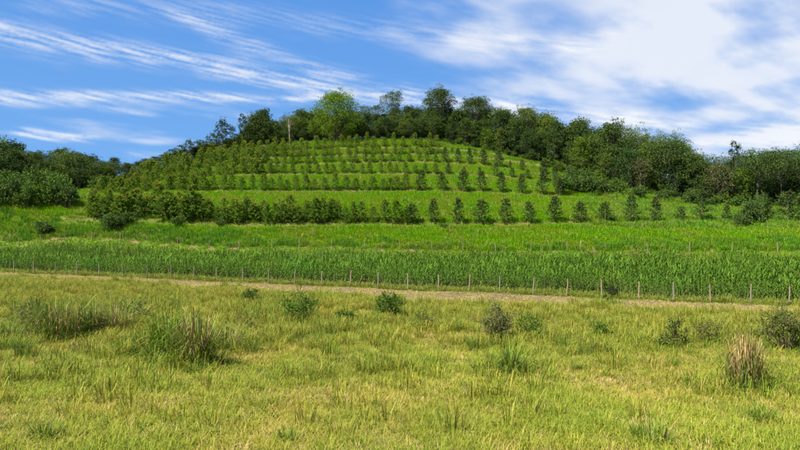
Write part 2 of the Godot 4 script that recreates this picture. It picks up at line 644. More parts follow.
# ---------------------------------------------------------------- scene
func _ready() -> void:
	rng.seed = 20
	noise_a.seed = 3
	noise_a.frequency = 0.02
	noise_a.fractal_octaves = 4
	noise_b.seed = 8
	noise_b.frequency = 0.02
	noise_b.fractal_octaves = 3
	noise_c.seed = 15
	noise_c.frequency = 0.05
	noise_c.fractal_octaves = 3

	var cam := Camera3D.new()
	cam.name = "camera"
	cam.fov = rad_to_deg(2.0 * atan(225.0 / FOCAL))
	cam.position = Vector3(0, EYE, 0)
	cam.rotation.x = -atan(3.0 / FOCAL)
	cam.near = 0.1
	cam.far = 9000.0
	cam.current = true
	add_child(cam)
	var we := WorldEnvironment.new()
	we.name = "environment"
	var env := Environment.new()
	env.background_mode = Environment.BG_SKY
	env.sky = make_sky()
	env.tonemap_mode = Environment.TONE_MAPPER_LINEAR
	env.tonemap_exposure = EXPOSURE
	env.sdfgi_enabled = true
	env.ssao_enabled = true
	env.ssil_enabled = true
	we.environment = env
	add_child(we)
	var sun := DirectionalLight3D.new()
	sun.name = "sun"
	sun.light_energy = 1.6
	sun.light_color = Color(1.0, 0.965, 0.90)
	sun.light_angular_distance = 0.5
	sun.shadow_enabled = true
	add_child(sun)
	sun.look_at_from_position(Vector3.ZERO, -Vector3(-0.55, 0.95, 0.35))

	_plan_lines()
	_control_points()
	_solve_terrain()
	build_terrain()
	build_pasture()
	build_track_weeds()
	build_fences()
	build_corn()
	build_hill_grass()
	build_plantation()
	build_wood()
	build_hedge_shrubs()
	build_foreground_plants()


func build_terrain() -> void:
	var xs := PackedFloat32Array()
	var ds := PackedFloat32Array()
	for s in [3500, 1800, 900, 500, 340, 260, 215, 190]:
		xs.append(-s)
	for i in FNX:
		xs.append(FX0 + i)
	for s in [190, 215, 260, 340, 500, 900, 1800, 3500]:
		xs.append(s)
	for s in [-2500, -900, -300, -120, -60, -35]:
		ds.append(s)
	for i in FND:
		ds.append(FD0 + i)
	for s in [270, 290, 320, 360, 420, 520, 700, 1000, 1800, 3500]:
		ds.append(s)
	var v := PackedVector3Array()
	var n := PackedVector3Array()
	var c := PackedColorArray()
	var idx := PackedInt32Array()
	var nx := xs.size()
	for j in ds.size():
		for i in nx:
			var x := xs[i]
			var d := ds[j]
			var p := ground(x, d)
			v.append(p)
			var hx := height(x + 0.7, d) - height(x - 0.7, d)
			var hd := height(x, d + 0.7) - height(x, d - 0.7)
			n.append(Vector3(-hx, 1.4, hd).normalized())
			c.append(soil_colour(x, d))
			if i > 0 and j > 0:
				var a := (j - 1) * nx + i - 1
				var b := j * nx + i - 1
				idx.append_array(PackedInt32Array([a, b, b + 1, a, b + 1, a + 1]))
	var arr := []
	arr.resize(Mesh.ARRAY_MAX)
	arr[Mesh.ARRAY_VERTEX] = v
	arr[Mesh.ARRAY_NORMAL] = n
	arr[Mesh.ARRAY_COLOR] = c
	arr[Mesh.ARRAY_INDEX] = idx
	var am := ArrayMesh.new()
	am.add_surface_from_arrays(Mesh.PRIMITIVE_TRIANGLES, arr)
	var m := matte(0.95)
	m.albedo_texture = grain_texture(0.5, 0.03, 4)
	m.uv1_triplanar = true
	m.uv1_world_triplanar = true
	m.uv1_scale = Vector3.ONE * 0.45
	m.heightmap_enabled = true
	m.heightmap_texture = grain_texture(0.0, 0.04, 9)
	m.heightmap_scale = 4.0
	am.surface_set_material(0, m)
	var o := MeshInstance3D.new()
	o.name = "ground"
	o.mesh = am
	tag(o, "rolling ground rising from the pasture to a rounded hill", "ground", "", "structure")
	add_child(o, true)


func track_share(x: float, d: float) -> float:
	# the dry mown strip along the front fence, 1 in its middle
	var s := past_fence(x, d) + 1.2 * noise_c.get_noise_2d(x * 3.0, d * 3.0)
	var wide := 3.2 + 3.4 * exp(-pow((x - 4.0) / 15.0, 2.0)) + 1.6 * noise_c.get_noise_2d(x * 1.5 + 40.0, d)
	return smoothstep(-wide - 1.0, -wide + 0.8, s) * (1.0 - smoothstep(-0.9, 0.1, s))


func earth_patch(x: float, d: float) -> float:
	# raw soil showing on the bank just above the back fence
	var pc := past_corn(x, d)
	if pc < 4.0 or pc > 9.5:
		return 0.0
	return noise_c.get_noise_2d(x * 5.0 + 11.0, d * 11.0) - 0.34


func soil_colour(x: float, d: float) -> Color:
	var k := 1.0 + 0.5 * noise_c.get_noise_2d(x * 8.0, d * 8.0)
	var thatch := Color(0.20, 0.165, 0.06)
	var dry := Color(0.24, 0.178, 0.098)
	var earth := Color(0.14, 0.095, 0.05)
	var grassy := Color(0.11, 0.18, 0.010)
	var litter := Color(0.07, 0.055, 0.03)
	var col := thatch
	var s := past_fence(x, d)
	if s < 0.5:
		col = thatch.lerp(dry, track_share(x, d))
	elif past_corn(x, d) < 0.5:
		col = earth
	else:
		col = grassy
		var b := bearing(x, d)
		for r in ROW_D.size():
			var e := d - row_d(r, b)
			if absf(e) < 1.0 and b > 60.0 and b < 640.0:
				col = grassy.lerp(Color(0.20, 0.135, 0.07), 0.8 * (1.0 - absf(e)))
		if d > edge_d(b) - 1.0:
			col = litter
		elif earth_patch(x, d) > 0.0:
			col = Color(0.27, 0.17, 0.09)
	return Color(col.r * k, col.g * k, col.b * k)


# ---- pasture
func build_pasture() -> void:
	var green := Color(0.128, 0.180, 0.018)
	var lime := Color(0.204, 0.222, 0.026)
	var gold := Color(0.258, 0.232, 0.048)
	var straw := Color(0.34, 0.285, 0.115)
	var mat := leafy(Color.WHITE, 0.55, 0.55)
	var kinds := [
		tuft_shape(30, 0.16, 0.05, 0.17, 0.008, 1.15, [lime, lime, green, gold]).mesh(mat),
		tuft_shape(30, 0.16, 0.06, 0.19, 0.008, 1.1, [lime, gold, gold, straw]).mesh(mat),
		tuft_shape(30, 0.14, 0.09, 0.27, 0.009, 0.9, [green, lime, lime]).mesh(mat),
		tuft_shape(26, 0.20, 0.05, 0.16, 0.009, 1.3, [straw, straw, gold]).mesh(mat),
		tuft_shape(34, 0.18, 0.25, 0.62, 0.013, 0.6, [green, lime, lime, gold]).mesh(mat),
	]
	var bufs: Array[PackedFloat32Array] = []
	for k in kinds:
		bufs.append(PackedFloat32Array())
	var d := 7.0
	while d < 74.0:
		var step := 0.095 if d < 14.0 else 0.135 if d < 26.0 else 0.19
		var half := d * 0.72 + 2.0
		var x := -half
		while x < half:
			x += step
			var px := x + rng.randf_range(-0.5, 0.5) * step
			var pd := d + rng.randf_range(-0.5, 0.5) * step
			var s := past_fence(px, pd)
			if s > 0.3:
				continue
			var tr := track_share(px, pd)
			var n1 := noise_a.get_noise_2d(px * 9.0, pd * 5.0)
			var n2 := noise_c.get_noise_2d(px * 9.0 + 50.0, pd * 7.0)
			var n4 := noise_c.get_noise_2d(px * 34.0 - 20.0, pd * 26.0)
			if rng.randf() < tr * (0.68 + 0.6 * n4) + (0.6 if n2 * 0.7 + n4 < -0.62 else 0.0) + (0.25 if n2 + n4 < -0.5 else 0.0):
				continue
			var u := rng.randf() + n1 * 0.6 + n4 * 0.5
			var kind := 0
			if tr > 0.4:
				kind = 3 if n4 + rng.randf_range(-0.4, 0.4) < 0.12 else 1
			elif n2 + n4 * 0.8 < -0.32 and rng.randf() < 0.55:
				kind = 3
			elif u < 0.36:
				kind = 1
			elif u < 0.72:
				kind = 0
			else:
				kind = 2
			# weedier, taller growth some way out, most of it before the dense young trees
			var weedy := smoothstep(21.0, 27.0, pd) * (1.0 - smoothstep(-9.0, -6.5, s)) * (0.6 - 0.36 * smoothstep(-8.0, 4.0, px))
			if rng.randf() < 0.006 + weedy * (0.25 + 0.9 * n2 + 0.5 * n4) or (n1 > 0.2 and n2 > 0.12 and rng.randf() < 0.16 * smoothstep(11.0, 20.0, pd)):
				if tr < 0.3 and pd > 10.5:
					kind = 4
			var sc := rng.randf_range(0.75, 1.3) * (0.92 if pd < 13.0 else 1.0)
			var tint := 1.0 + 0.16 * noise_c.get_noise_2d(px * 3.0, pd * 3.0)
			put(bufs[kind], ground(px, pd), rng.randf() * TAU, sc, sc * rng.randf_range(0.8, 1.2) * (1.0 + 0.2 * n1), Color(tint * (1.0 - 0.15 * n1), tint, tint))
		d += step
	var names := [["pasture_grass", "short yellow-green pasture grass covering the rough field before the fence"], ["golden_grass", "golden half-dry grass mixed through the rough pasture"], ["green_grass", "fresher green grass growing in patches across the rough pasture"],
		["dry_grass", "flattened straw-coloured dry grass on the mown strip and bare patches"], ["tall_grass", "taller weedy grass standing in drifts across the rough pasture"]]
	for k in kinds.size():
		tag(scatter(names[k][0], kinds[k], bufs[k]), names[k][1], "grass", "", "stuff")
	# small broad-leaved weeds among the grass
	var w := Shape.new()
	for i in 26:
		var a := rng.randf() * TAU
		var out := Vector3(cos(a), rng.randf_range(0.1, 1.2), sin(a)).normalized()
		w.leaf(Vector3(cos(a) * 0.03, rng.randf_range(0.0, 0.16), sin(a) * 0.03), out, Vector3(-sin(a), 0, cos(a)), rng.randf_range(0.06, 0.13), rng.randf_range(0.03, 0.05), vary(Color(0.115, 0.165, 0.02), 0.3))
	var wbuf := PackedFloat32Array()
	for i in 9000:
		var wd := 7.0 + 36.0 * sqrt(rng.randf())
		var wx := rng.randf_range(-0.72, 0.72) * wd
		if past_fence(wx, wd) > -6.0 or noise_c.get_noise_2d(wx * 14.0 + 90.0, wd * 12.0) < 0.08:
			continue
		var k := rng.randf_range(0.35, 0.9)
		put(wbuf, ground(wx, wd), rng.randf() * TAU, k, k * rng.randf_range(0.7, 1.6), Color(1, 1, 1))
	tag(scatter("broadleaf_weeds", w.mesh(mat), wbuf), "small dark broad-leaved weeds scattered among the pasture grass", "weeds", "", "stuff")


func build_track_weeds() -> void:
	# low bright weeds under the fence and along the front of the corn
	var mat := leafy(Color.WHITE, 0.5)
	var m := tuft_shape(26, 0.22, 0.15, 0.5, 0.02, 0.7, [Color(0.09, 0.17, 0.02), Color(0.12, 0.18, 0.02), Color(0.2, 0.19, 0.04)]).mesh(mat)
	var buf := PackedFloat32Array()
	for i in 5200:
		var t := rng.randf_range(-12.0, 92.0)
		var s := rng.randf_range(-0.3, 2.0)
		var p := f0 + f_dir * t + f_nor * s
		var sc := rng.randf_range(0.5, 1.2) * (1.0 + 0.5 * noise_c.get_noise_2d(p.x * 10.0, p.y * 10.0))
		put(buf, ground(p.x, p.y), rng.randf() * TAU, sc, sc * rng.randf_range(0.6, 1.1), Color(1, 1, 1))
	tag(scatter("fence_weeds", m, buf), "low bright green weeds along the foot of the front fence", "weeds", "", "stuff")


# ---- fences
func post_mesh(h: float, r: float, m: Material) -> ArrayMesh:
	var s := Shape.new()
	var col := vary(Color(0.34, 0.28, 0.195), 0.22)
	var bend := rng.randf_range(-0.03, 0.03)
	s.tube([Vector3(0, -0.4, 0), Vector3(bend, h * 0.3, 0.01), Vector3(-bend, h * 0.7, -0.01), Vector3(bend, h - 0.02, 0), Vector3(bend, h, 0)], [r * 1.1, r, r * 0.95, r * 0.93, r * 0.75], col, 8)
	return s.mesh(m)


func build_fences() -> void:
	var wood := matte(0.9)
	wood.albedo_texture = grain_texture(0.55, 0.05, 21)
	wood.uv1_triplanar = true
	wood.uv1_scale = Vector3(6, 1.2, 6)
	var steel := StandardMaterial3D.new()
	steel.albedo_color = Color(0.30, 0.28, 0.26)
	steel.metallic = 0.6
	steel.roughness = 0.55
	var shapes: Array[ArrayMesh] = []
	for k in 5:
		shapes.append(post_mesh([1.38, 1.3, 1.45, 1.34, 1.4][k], [0.056, 0.047, 0.06, 0.052, 0.055][k], wood))
	var front := thing("wire_fence", "wire fence on pale wooden posts along the near edge of the corn", "fence")
	var at: Array[Vector2] = []
	for b in [-34, -12, 13.5, 33.8, 55.7, 77, 99, 123.3, 147, 171, 193.6, 217, 243, 269, 294.5, 322, 350, 378, 408, 438.7, 469, 500, 533, 567, 602, 639, 673.6, 710.7, 751, 789.5, 832, 876]:
		var d := fence_d(b)
		at.append(Vector2(bx(b, d), d))
	fence(front, at, shapes, [0.45, 0.8, 1.15], steel)
	var back := thing("wire_fence", "wire fence on short posts along the grass bank behind the corn", "fence")
	at = []
	for b in [-30, -5, 18.6, 40, 64, 92, 120, 147.6, 178, 209.5, 239, 272, 299, 332, 365, 399.5, 432, 463, 496, 531, 567, 606, 648, 690, 732, 778, 825]:
		var d := corn_back_d(b) + 4.8
		at.append(Vector2(bx(b, d), d))
	fence(back, at, shapes, [0.45, 0.8, 1.15], steel)


func fence(root: Node3D, at: Array[Vector2], shapes: Array[ArrayMesh], strands: Array, steel: Material) -> void:
	var o := ground(at[0].x, at[0].y)
	root.position = o
	var feet: Array[Vector3] = []
	for k in at.size():
		var p := ground(at[k].x, at[k].y) - o
		feet.append(p)
		var post := part("post", shapes[rng.randi() % shapes.size()], root)
		post.position = p
		post.rotation = Vector3(rng.randf_range(-0.08, 0.08), rng.randf() * TAU, rng.randf_range(-0.08, 0.08))
	for h in strands:
		var s := Shape.new()
		var pts := []
		var rad := []
		for k in feet.size():
			pts.append(feet[k] + Vector3(0, h, 0))
			rad.append(0.0022)
			if k + 1 < feet.size():
				pts.append((feet[k] + feet[k + 1]) * 0.5 + Vector3(0, h - 0.03, 0))
				rad.append(0.0022)
		s.tube(pts, rad, Color.WHITE, 3)
		part("wire", s.mesh(steel), root)


# ---- corn
func build_corn() -> void:
	var leaf_m := leafy(Color.WHITE, 0.45, 0.65)
	var stalk_m := matte(0.6)
	var variants := []
	for k in 6:
		var sh := corn_shapes([1.85, 1.95, 1.75, 2.0, 1.9, 1.8][k])
		variants.append([sh[0].mesh(stalk_m), sh[1].mesh(leaf_m)])
	var bufs: Array[PackedFloat32Array] = []
	for k in 6:
		bufs.append(PackedFloat32Array())
	var single := 0
	var row := 0
	var s := 1.9
	while s < 58.0:
		var t := -26.0
		while t < 118.0:
			t += 0.27 * rng.randf_range(0.75, 1.25)
			var p := f0 + f_dir * t + f_nor * (s + rng.randf_range(-0.09, 0.09))
			if past_corn(p.x, p.y) > 0.8 * noise_c.get_noise_2d(p.x * 4.0, 7.0) or absf(p.x) > p.y * 0.76 + 3.0:
				continue
			# one planting gap runs through the near end of the field
			if s > 9.5 and s < 11.2 and p.x > 14.0 + 3.0 * noise_c.get_noise_2d(p.x, 3.0):
				continue
			if rng.randf() < 0.05:
				continue
			var b := bearing(p.x, p.y)
			var k := rng.randi() % 6
			var grow := 0.79 + 0.26 * noise_a.get_noise_2d(p.x * 6.0, p.y * 6.0) + rng.randf_range(-0.12, 0.1)
			if row == 0 and b > -4.0 and b < 804.0 and single < 300:
				var o := thing("corn_plant", "tall leafy green corn plant in the outer row facing the wire fence", "corn plant", "outer row of corn behind the wire fence")
				o.position = ground(p.x, p.y)
				o.rotation.y = rng.randf() * TAU
				o.scale = Vector3.ONE * grow
				part("stalk", variants[k][0], o)
				part("leaves", variants[k][1], o)
				single += 1
			else:
				var tint := 1.0 + 0.35 * noise_c.get_noise_2d(p.x * 3.0, p.y * 3.0) + rng.randf_range(-0.12, 0.12)
				put(bufs[k], ground(p.x, p.y), rng.randf() * TAU, grow, grow, Color(tint * (1.0 + 0.3 * noise_a.get_noise_2d(p.x * 8.0, p.y * 8.0)), tint, tint))
		s += 0.82
		row += 1
	var field := thing("corn_field", "dense field of tall green corn between the two wire fences", "corn field")
	field.set_meta("kind", "stuff")
	for k in 6:
		scatter("stalks", variants[k][0], bufs[k], field).set_meta("kind", "stuff")
		scatter("leaves", variants[k][1], bufs[k], field).set_meta("kind", "stuff")


# ---- hill grass
func build_hill_grass() -> void:
	var mat := leafy(Color.WHITE, 0.6, 0.5)
	var lush := Color(0.104, 0.240, 0.004)
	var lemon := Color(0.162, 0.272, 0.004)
	var deep := Color(0.065, 0.145, 0.018)
	var pale := Color(0.22, 0.24, 0.07)
	var tan_ := Color(0.30, 0.22, 0.10)
	var kinds := [
		tuft_shape(30, 0.42, 0.3, 0.8, 0.035, 0.6, [lush, lush, lemon]).mesh(mat),
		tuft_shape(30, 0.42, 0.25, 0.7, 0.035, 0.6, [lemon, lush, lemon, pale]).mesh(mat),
		tuft_shape(34, 0.40, 0.5, 1.15, 0.035, 0.5, [deep, deep, lush]).mesh(mat),
		tuft_shape(30, 0.40, 0.5, 1.2, 0.035, 0.5, [pale, lush, deep, tan_]).mesh(mat),
	]
	var bufs: Array[PackedFloat32Array] = []
	for k in kinds:
		bufs.append(PackedFloat32Array())
	var d := 78.0
	while d < 212.0:
		var step := 0.44 if d < 118.0 else 0.55
		var half := d * 0.72 + 4.0
		var x := -half
		while x < half:
			x += step
			var px := x + rng.randf_range(-0.5, 0.5) * step
			var pd := d + rng.randf_range(-0.5, 0.5) * step
			var pc := past_corn(px, pd)
			if pc < 0.6:
				continue
			var b := bearing(px, pd)
			if pd > edge_d(b) + 4.0:
				continue
			var n1 := noise_a.get_noise_2d(px * 5.0, pd * 5.0)
			var n2 := noise_c.get_noise_2d(px * 4.0, pd * 4.0)
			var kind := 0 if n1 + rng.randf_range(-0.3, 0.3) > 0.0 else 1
			var scale := rng.randf_range(0.7, 1.25)
			var bare := false
			for r in ROW_D.size():
				var e := pd - row_d(r, b)
				if absf(e) < 0.75 and b > 60.0 and rng.randf() < 0.3 + n2 * 1.5:
					bare = true
				elif e > -2.6 and e < 0.0 and b > 60.0:
					scale *= 0.6
			if pc < 5.6:
				scale *= 0.6
			if earth_patch(px, pd) > 0.0 and rng.randf() < 0.75:
				continue
			if bare:
				continue
			if pc < 7.0 + 4.0 * n2 + (5.0 if b > 620.0 else 0.0) + (4.0 if b < 260.0 else 0.0):
				# rank darker growth along the back fence
				if rng.randf() < 0.62 + n2 * 0.8:
					kind = 2
					scale *= 0.4 if pc < 6.0 else 0.85
				elif rng.randf() < 0.2:
					kind = 3
			elif b > 555.0 and pd > 100.0:
				var lim := smoothstep(555.0, 640.0, b)
				if rng.randf() < lim * (0.55 + n2):
					kind = 3 if rng.randf() < 0.6 else 2
			elif b > 430.0 and pd > 176.0 and rng.randf() < 0.55:
				kind = 2
				scale *= 0.6
			elif rng.randf() < 0.035:
				kind = 3
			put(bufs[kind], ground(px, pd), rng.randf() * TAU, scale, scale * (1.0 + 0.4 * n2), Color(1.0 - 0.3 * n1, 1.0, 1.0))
		d += step
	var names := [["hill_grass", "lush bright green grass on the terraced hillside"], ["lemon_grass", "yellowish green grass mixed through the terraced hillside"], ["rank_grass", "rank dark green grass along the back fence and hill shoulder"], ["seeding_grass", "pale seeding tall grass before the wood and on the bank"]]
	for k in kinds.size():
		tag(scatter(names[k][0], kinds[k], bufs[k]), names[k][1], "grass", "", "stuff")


# ---- plantation
func build_plantation() -> void:
	var bark := matte()
	var dark := leafy(Color(0.88, 0.9, 0.95), 0.4)
	var olive := leafy(Color(2.25, 2.15, 0.85), 0.7)
	var mid := leafy(Color(1.75, 1.9, 0.8), 0.7)
	var col := Color(0.044, 0.078, 0.020)
	var tip := Color(0.098, 0.090, 0.026)
	var variants := []
	for k in 7:
		var sh := young_shapes([4.2, 3.9, 4.5, 3.6, 4.1, 4.4, 3.8][k], [2.5, 2.8, 2.4, 2.6, 3.0, 2.3, 2.7][k], col, tip)
		variants.append([sh[0].mesh(bark), sh[1].mesh(dark)])
	var where := ["in the lowest row on the hill", "in the second row up the hill", "in the third row up the hill", "in the fourth row up the hill", "in the fifth row up the hill", "in the top row below the hilltop wood"]
	var place := func(b: float, r: int, off: float, size: float, m: Material, crowded: bool) -> void:
		var d := row_d(r, b) + off
		var v = variants[rng.randi() % variants.size()]
		var tone := "olive-leaved" if m == olive else "green-leaved"
		var label := ("%s young tree crowded among its neighbours %s" % [tone, where[r]]) if crowded else ("lone conical young tree with dark leaves standing clear %s" % where[r])
		var o := thing("young_tree", label, "tree", ("crowded young trees %s" if crowded else "spaced young trees %s") % where[r])
		o.position = ground(bx(b, d), d)
		o.rotation = Vector3(rng.randf_range(-0.06, 0.06), rng.randf() * TAU, rng.randf_range(-0.06, 0.06))
		o.scale = Vector3(rng.randf_range(0.78, 1.18), rng.randf_range(0.82, 1.15), rng.randf_range(0.78, 1.18)) * size * (Vector3(1.12, 1.0, 1.12) if crowded else Vector3(1.16, 1.12, 1.16))
		part("trunk", v[0], o)
		part("crown", v[1], o, m)
	# spaced trees: bearing, row, nearer/farther, size
	for p in [[412, 0, 0, 0.92], [434, 0, 0, 0.9], [457, 0, 0, 0.95], [482, 0, 0, 1.06], [505, 0, 0, 0.9], [530, 0, 0, 1.02], [555, 0, 0.5, 1.1], [580, 0, 0, 0.98], [605, 0, 0, 1.0], [631, 0, -0.5, 1.15], [656, 0, -1, 1.0], [681, 0, 0, 0.88], [703, 0, 1, 1.15], [726, 0, 0, 0.8], [770, 0, 0, 0.9], [788, 0, -1, 1.35], [806, 0, 0, 1.0],
			[421, 1, 0, 0.98], [442, 1, 0, 1.0], [463, 1, 0, 1.12], [482, 1, 0, 1.06], [502, 1, 0, 0.9], [521, 1, 0, 0.95], [542, 1, 0, 1.0], [560, 1, 0, 0.8],
			[448, 2, 0, 0.68], [464, 2, 0, 0.45], [480, 2, 0, 0.5], [496, 2, 0, 0.72], [512, 2, 0, 0.6], [528, 2, 0, 0.62], [545, 2, 0, 0.85], [556, 2, 0, 0.85], [571, 2, 2, 0.85],
			[445, 3, 0, 1.05], [458, 3, 0, 0.85], [470, 3, 0, 0.85], [484, 3, 0, 1.02], [498, 3, 0, 1.0], [510, 3, 0, 0.45], [522, 3, 0, 0.72], [543, 3, 0, 0.9],
			[452, 4, 2, 0.4], [475, 4, 2, 0.45], [500, 4, 0, 0.5]]:
		place.call(p[0], p[1], p[2], p[3], dark, false)
	# crowded stretch: bearings from-to, spacing, rows, size, leaf material
	for q in [[84, 190, 7.6, 0, 1.14, mid, 1.2], [84, 190, 10.0, 0, 1.16, olive, 3.0], [190, 350, 8.0, 0, 0.88, mid, 1.2], [194, 350, 13.0, 0, 0.92, olive, 2.4], [350, 404, 10.0, 0, 0.92, mid, 0.6],
			[92, 190, 8.5, 1, 0.88, olive, 1.5], [190, 415, 8.8, 1, 0.82, mid, 0.8], [100, 200, 12.0, 1, 0.9, olive, 3.6],
			[112, 250, 8.5, 2, 0.9, olive, 1.5], [250, 434, 8.5, 2, 0.72, mid, 0.8], [118, 260, 12.0, 2, 0.95, olive, 4.6],
			[135, 260, 8.5, 3, 1.05, olive, 1.5], [260, 434, 8.5, 3, 0.78, mid, 0.8], [140, 262, 12.0, 3, 1.0, mid, 4.6],
			[165, 290, 8.5, 4, 1.0, olive, 1.5], [290, 434, 8.0, 4, 0.78, olive, 1.0], [172, 290, 13.0, 4, 0.95, olive, 4.0],
			[195, 430, 8.5, 5, 0.95, olive, 1.5]]:
		var b: float = q[0]
		while b < q[1]:
			b += q[2] * rng.randf_range(0.7, 1.3)
			place.call(b, q[3], rng.randf_range(-0.3, 1.0) * q[6], q[4] * rng.randf_range(0.78, 1.15), q[5], true)


# ---- wood
func build_wood() -> void:
	var bark := matte()
	var tints := [leafy(Color(0.92, 0.95, 1), 0.3), leafy(Color(1.45, 1.3, 0.95), 0.35), leafy(Color(0.62, 0.72, 0.85), 0.3), leafy(Color(1.5, 1.5, 0.75), 0.4)]
	var tint_words := ["dark green", "olive green", "deep bluish green", "yellowish green"]
	var col := Color(0.052, 0.086, 0.018)
	var broad := []
	for k in 6:
		var sh := tree_shapes({"h": 12.5, "bole": [0.16, 0.24, 0.1, 0.2, 0.28, 0.13][k], "w": [7.5, 6.5, 8.5, 7.0, 8.0, 6.0][k], "lobes": 30, "leaf": 0.35, "per": 135, "col": col, "bark": Color(0.14, 0.12, 0.09), "sprigs": 5, "lobe": [0.82, 0.95, 0.75, 0.9, 1.0, 0.8][k]})
		broad.append([sh[0].mesh(bark), sh[1].mesh(tints[0])])
	var open := []
	for k in 4:
		var sh := tree_shapes({"h": 15.0, "bole": [0.58, 0.5, 0.62, 0.55][k], "w": [9.5, 8.5, 8.0, 10.0][k], "lobes": 20, "leaf": 0.31, "per": 170, "col": col, "bark": Color(0.115, 0.10, 0.078), "girth": 0.012, "flat": 0.85, "lobe": 0.82, "sprigs": 4, "lean": 0.1})
		open.append([sh[0].mesh(bark), sh[1].mesh(tints[0])])
	var place := func(v: Array, b: float, d: float, h_scale: float, w_scale: float, m: Material, called: String, label: String, group: String) -> void:
		var o := thing(called, label, "tree", group)
		o.position = ground(bx(b, d), d)
		o.rotation.y = rng.randf() * TAU
		o.scale = Vector3(w_scale, h_scale, w_scale)
		part("trunk", v[0], o)
		part("crown", v[1], o, m)
	# skyline of the canopy: bearing -> seen height (222 level with the eye)
	var skyline := [[-120, 138], [0, 142], [40, 149], [75, 154], [110, 160], [130, 165], [160, 165], [185, 160], [205, 152], [235, 134], [258, 118], [290, 119], [320, 112], [362, 113], [400, 109], [460, 110], [500, 111], [540, 115], [575, 122], [600, 132], [640, 140], [680, 148], [720, 157], [760, 156], [920, 156]]
	var zones := [[200.0, "in the wood behind the densest young trees"], [440.0, "in the wood crowning the hilltop"], [610.0, "in the wood sloping down beside the terraces"], [2000.0, "in the low wood past the foot of the hill"]]
	for depth in 5:
		var b := -95.0
		while b < 895.0:
			var d0 := edge_d(b)
			b += [3.6, 4.2, 4.8, 5.6, 6.5][depth] / d0 * FOCAL * rng.randf_range(0.7, 1.3)
			var d: float = edge_d(b) + [1.6, 5.5, 10.5, 16.5, 24.0][depth] + rng.randf_range(-1.6, 1.6)
			if depth >= 3 and b > 130.0 and b < 230.0:
				continue
			if depth == 0 and b > 110.0 and b < 250.0 and rng.randf() < 0.5:
				continue
			var sk := 0.0
			for i in skyline.size() - 1:
				if b >= skyline[i][0] and b <= skyline[i + 1][0]:
					sk = lerpf(skyline[i][1], skyline[i + 1][1], (b - skyline[i][0]) / float(skyline[i + 1][0] - skyline[i][0]))
			# how tall a tree must be here for its top to reach the canopy line
			var need: float = EYE + (222.0 - sk) * d / FOCAL - height(bx(b, d), d)
			var h: float = need * [0.72, 0.88, 0.97, 1.0, 1.0][depth] * rng.randf_range(0.72, 1.1)
			if depth >= 1 and rng.randf() < 0.2:
				h *= 1.17
			h = clampf(h, 4.0, 19.0)
			var is_open: bool = depth >= 1 and rng.randf() < (0.16 if b < 640 else 0.34)
			var v: Array = open[rng.randi() % 4] if is_open else broad[rng.randi() % 6]
			var ti: int = [0, 0, 0, 0, 1, 1, 2, 2, 2, 3][rng.randi() % 10]
			var zone := ""
			for z in zones:
				if b < z[0]:
					zone = z[1]
					break
			var hs := h / (15.0 if is_open else 12.5)
			var ws := clampf(hs * rng.randf_range(0.9, 1.4), 0.65, 1.35)
			place.call(v, b, d, hs, ws, tints[ti], "forest_tree", "%s %s tree %s" % [tint_words[ti], "flat-topped open-crowned" if is_open else "dense round-crowned", zone], "trees " + zone)
	# single trees that stand out
	var lime_m := leafy(Color.WHITE, 0.55)
	var lime_tree := tree_shapes({"h": 15.5, "bole": 0.1, "w": 17.0, "lobes": 70, "leaf": 0.34, "per": 230, "col": Color(0.098, 0.168, 0.012), "bark": Color(0.16, 0.13, 0.09), "sprigs": 3, "lobe": 0.62})
	place.call([lime_tree[0].mesh(bark), lime_tree[1].mesh(lime_m)], 337, 203, 1.02, 1.0, lime_m, "lime_green_tree", "big bright lime-green domed tree standing out on the hilltop", "")
	var tall := tree_shapes({"h": 18.0, "bole": 0.55, "w": 10.0, "lobes": 34, "leaf": 0.32, "per": 260, "col": Color(0.05, 0.082, 0.022), "bark": Color(0.24, 0.21, 0.17), "lobe": 0.85, "sprigs": 4})
	var tall_m: Array = [tall[0].mesh(bark), tall[1].mesh(tints[0])]
	place.call(tall_m, 438, 210, 0.96, 1.0, tints[0], "emergent_tree", "tallest dark round-headed tree rising above the hilltop wood", "")
	place.call(tall_m, 475, 207, 0.90, 1.15, tints[0], "emergent_tree", "dark broad-headed tree rising beside the tallest one above the wood", "")
	place.call(open[1], 393, 211, 1.05, 0.9, tints[0], "umbrella_tree", "flat layered umbrella-shaped tree between the lime tree and tallest tree", "")
	place.call(tall_m, 528, 196, 0.86, 0.8, tints[1], "emergent_tree", "olive round-headed tree above the wood where the crest turns down", "")
	place.call(broad[3], 628, 172, 1.05, 0.95, tints[2], "emergent_tree", "dark spreading tree rising from the wood on the falling crest", "")
	place.call(open[2], 672, 166, 0.95, 0.8, tints[0], "emergent_tree", "narrow dark tree poking above the low wood canopy", "")
	# sparse, ragged trees against the sky
	var ragged := []
	for k in 3:
		ragged.append(tree_shapes({"h": 10.0, "bole": 0.35, "w": [5.0, 4.0, 5.5][k], "lobes": [12, 9, 11][k], "leaf": 0.36, "per": 95, "col": Color(0.045, 0.072, 0.026), "bark": Color(0.16, 0.14, 0.11), "lobe": 0.8, "sprigs": 3, "lean": 0.12, "rise": 0.9}))
	var rm := []
	for sh in ragged:
		rm.append([sh[0].mesh(bark), sh[1].mesh(tints[0])])
	place.call(rm[0], 221, 199, 1.15, 1.0, tints[2], "ragged_tree", "ragged thin-crowned tree alone against the sky on the hill shoulder", "")
	place.call(rm[2], 189, 196, 0.72, 0.8, tints[2], "ragged_tree", "small dark ragged tree lowest on the hill shoulder skyline", "")
	place.call(rm[1], 203, 198, 0.6, 0.9, tints[0], "ragged_tree", "squat dark ragged tree beside the smallest skyline tree", "")
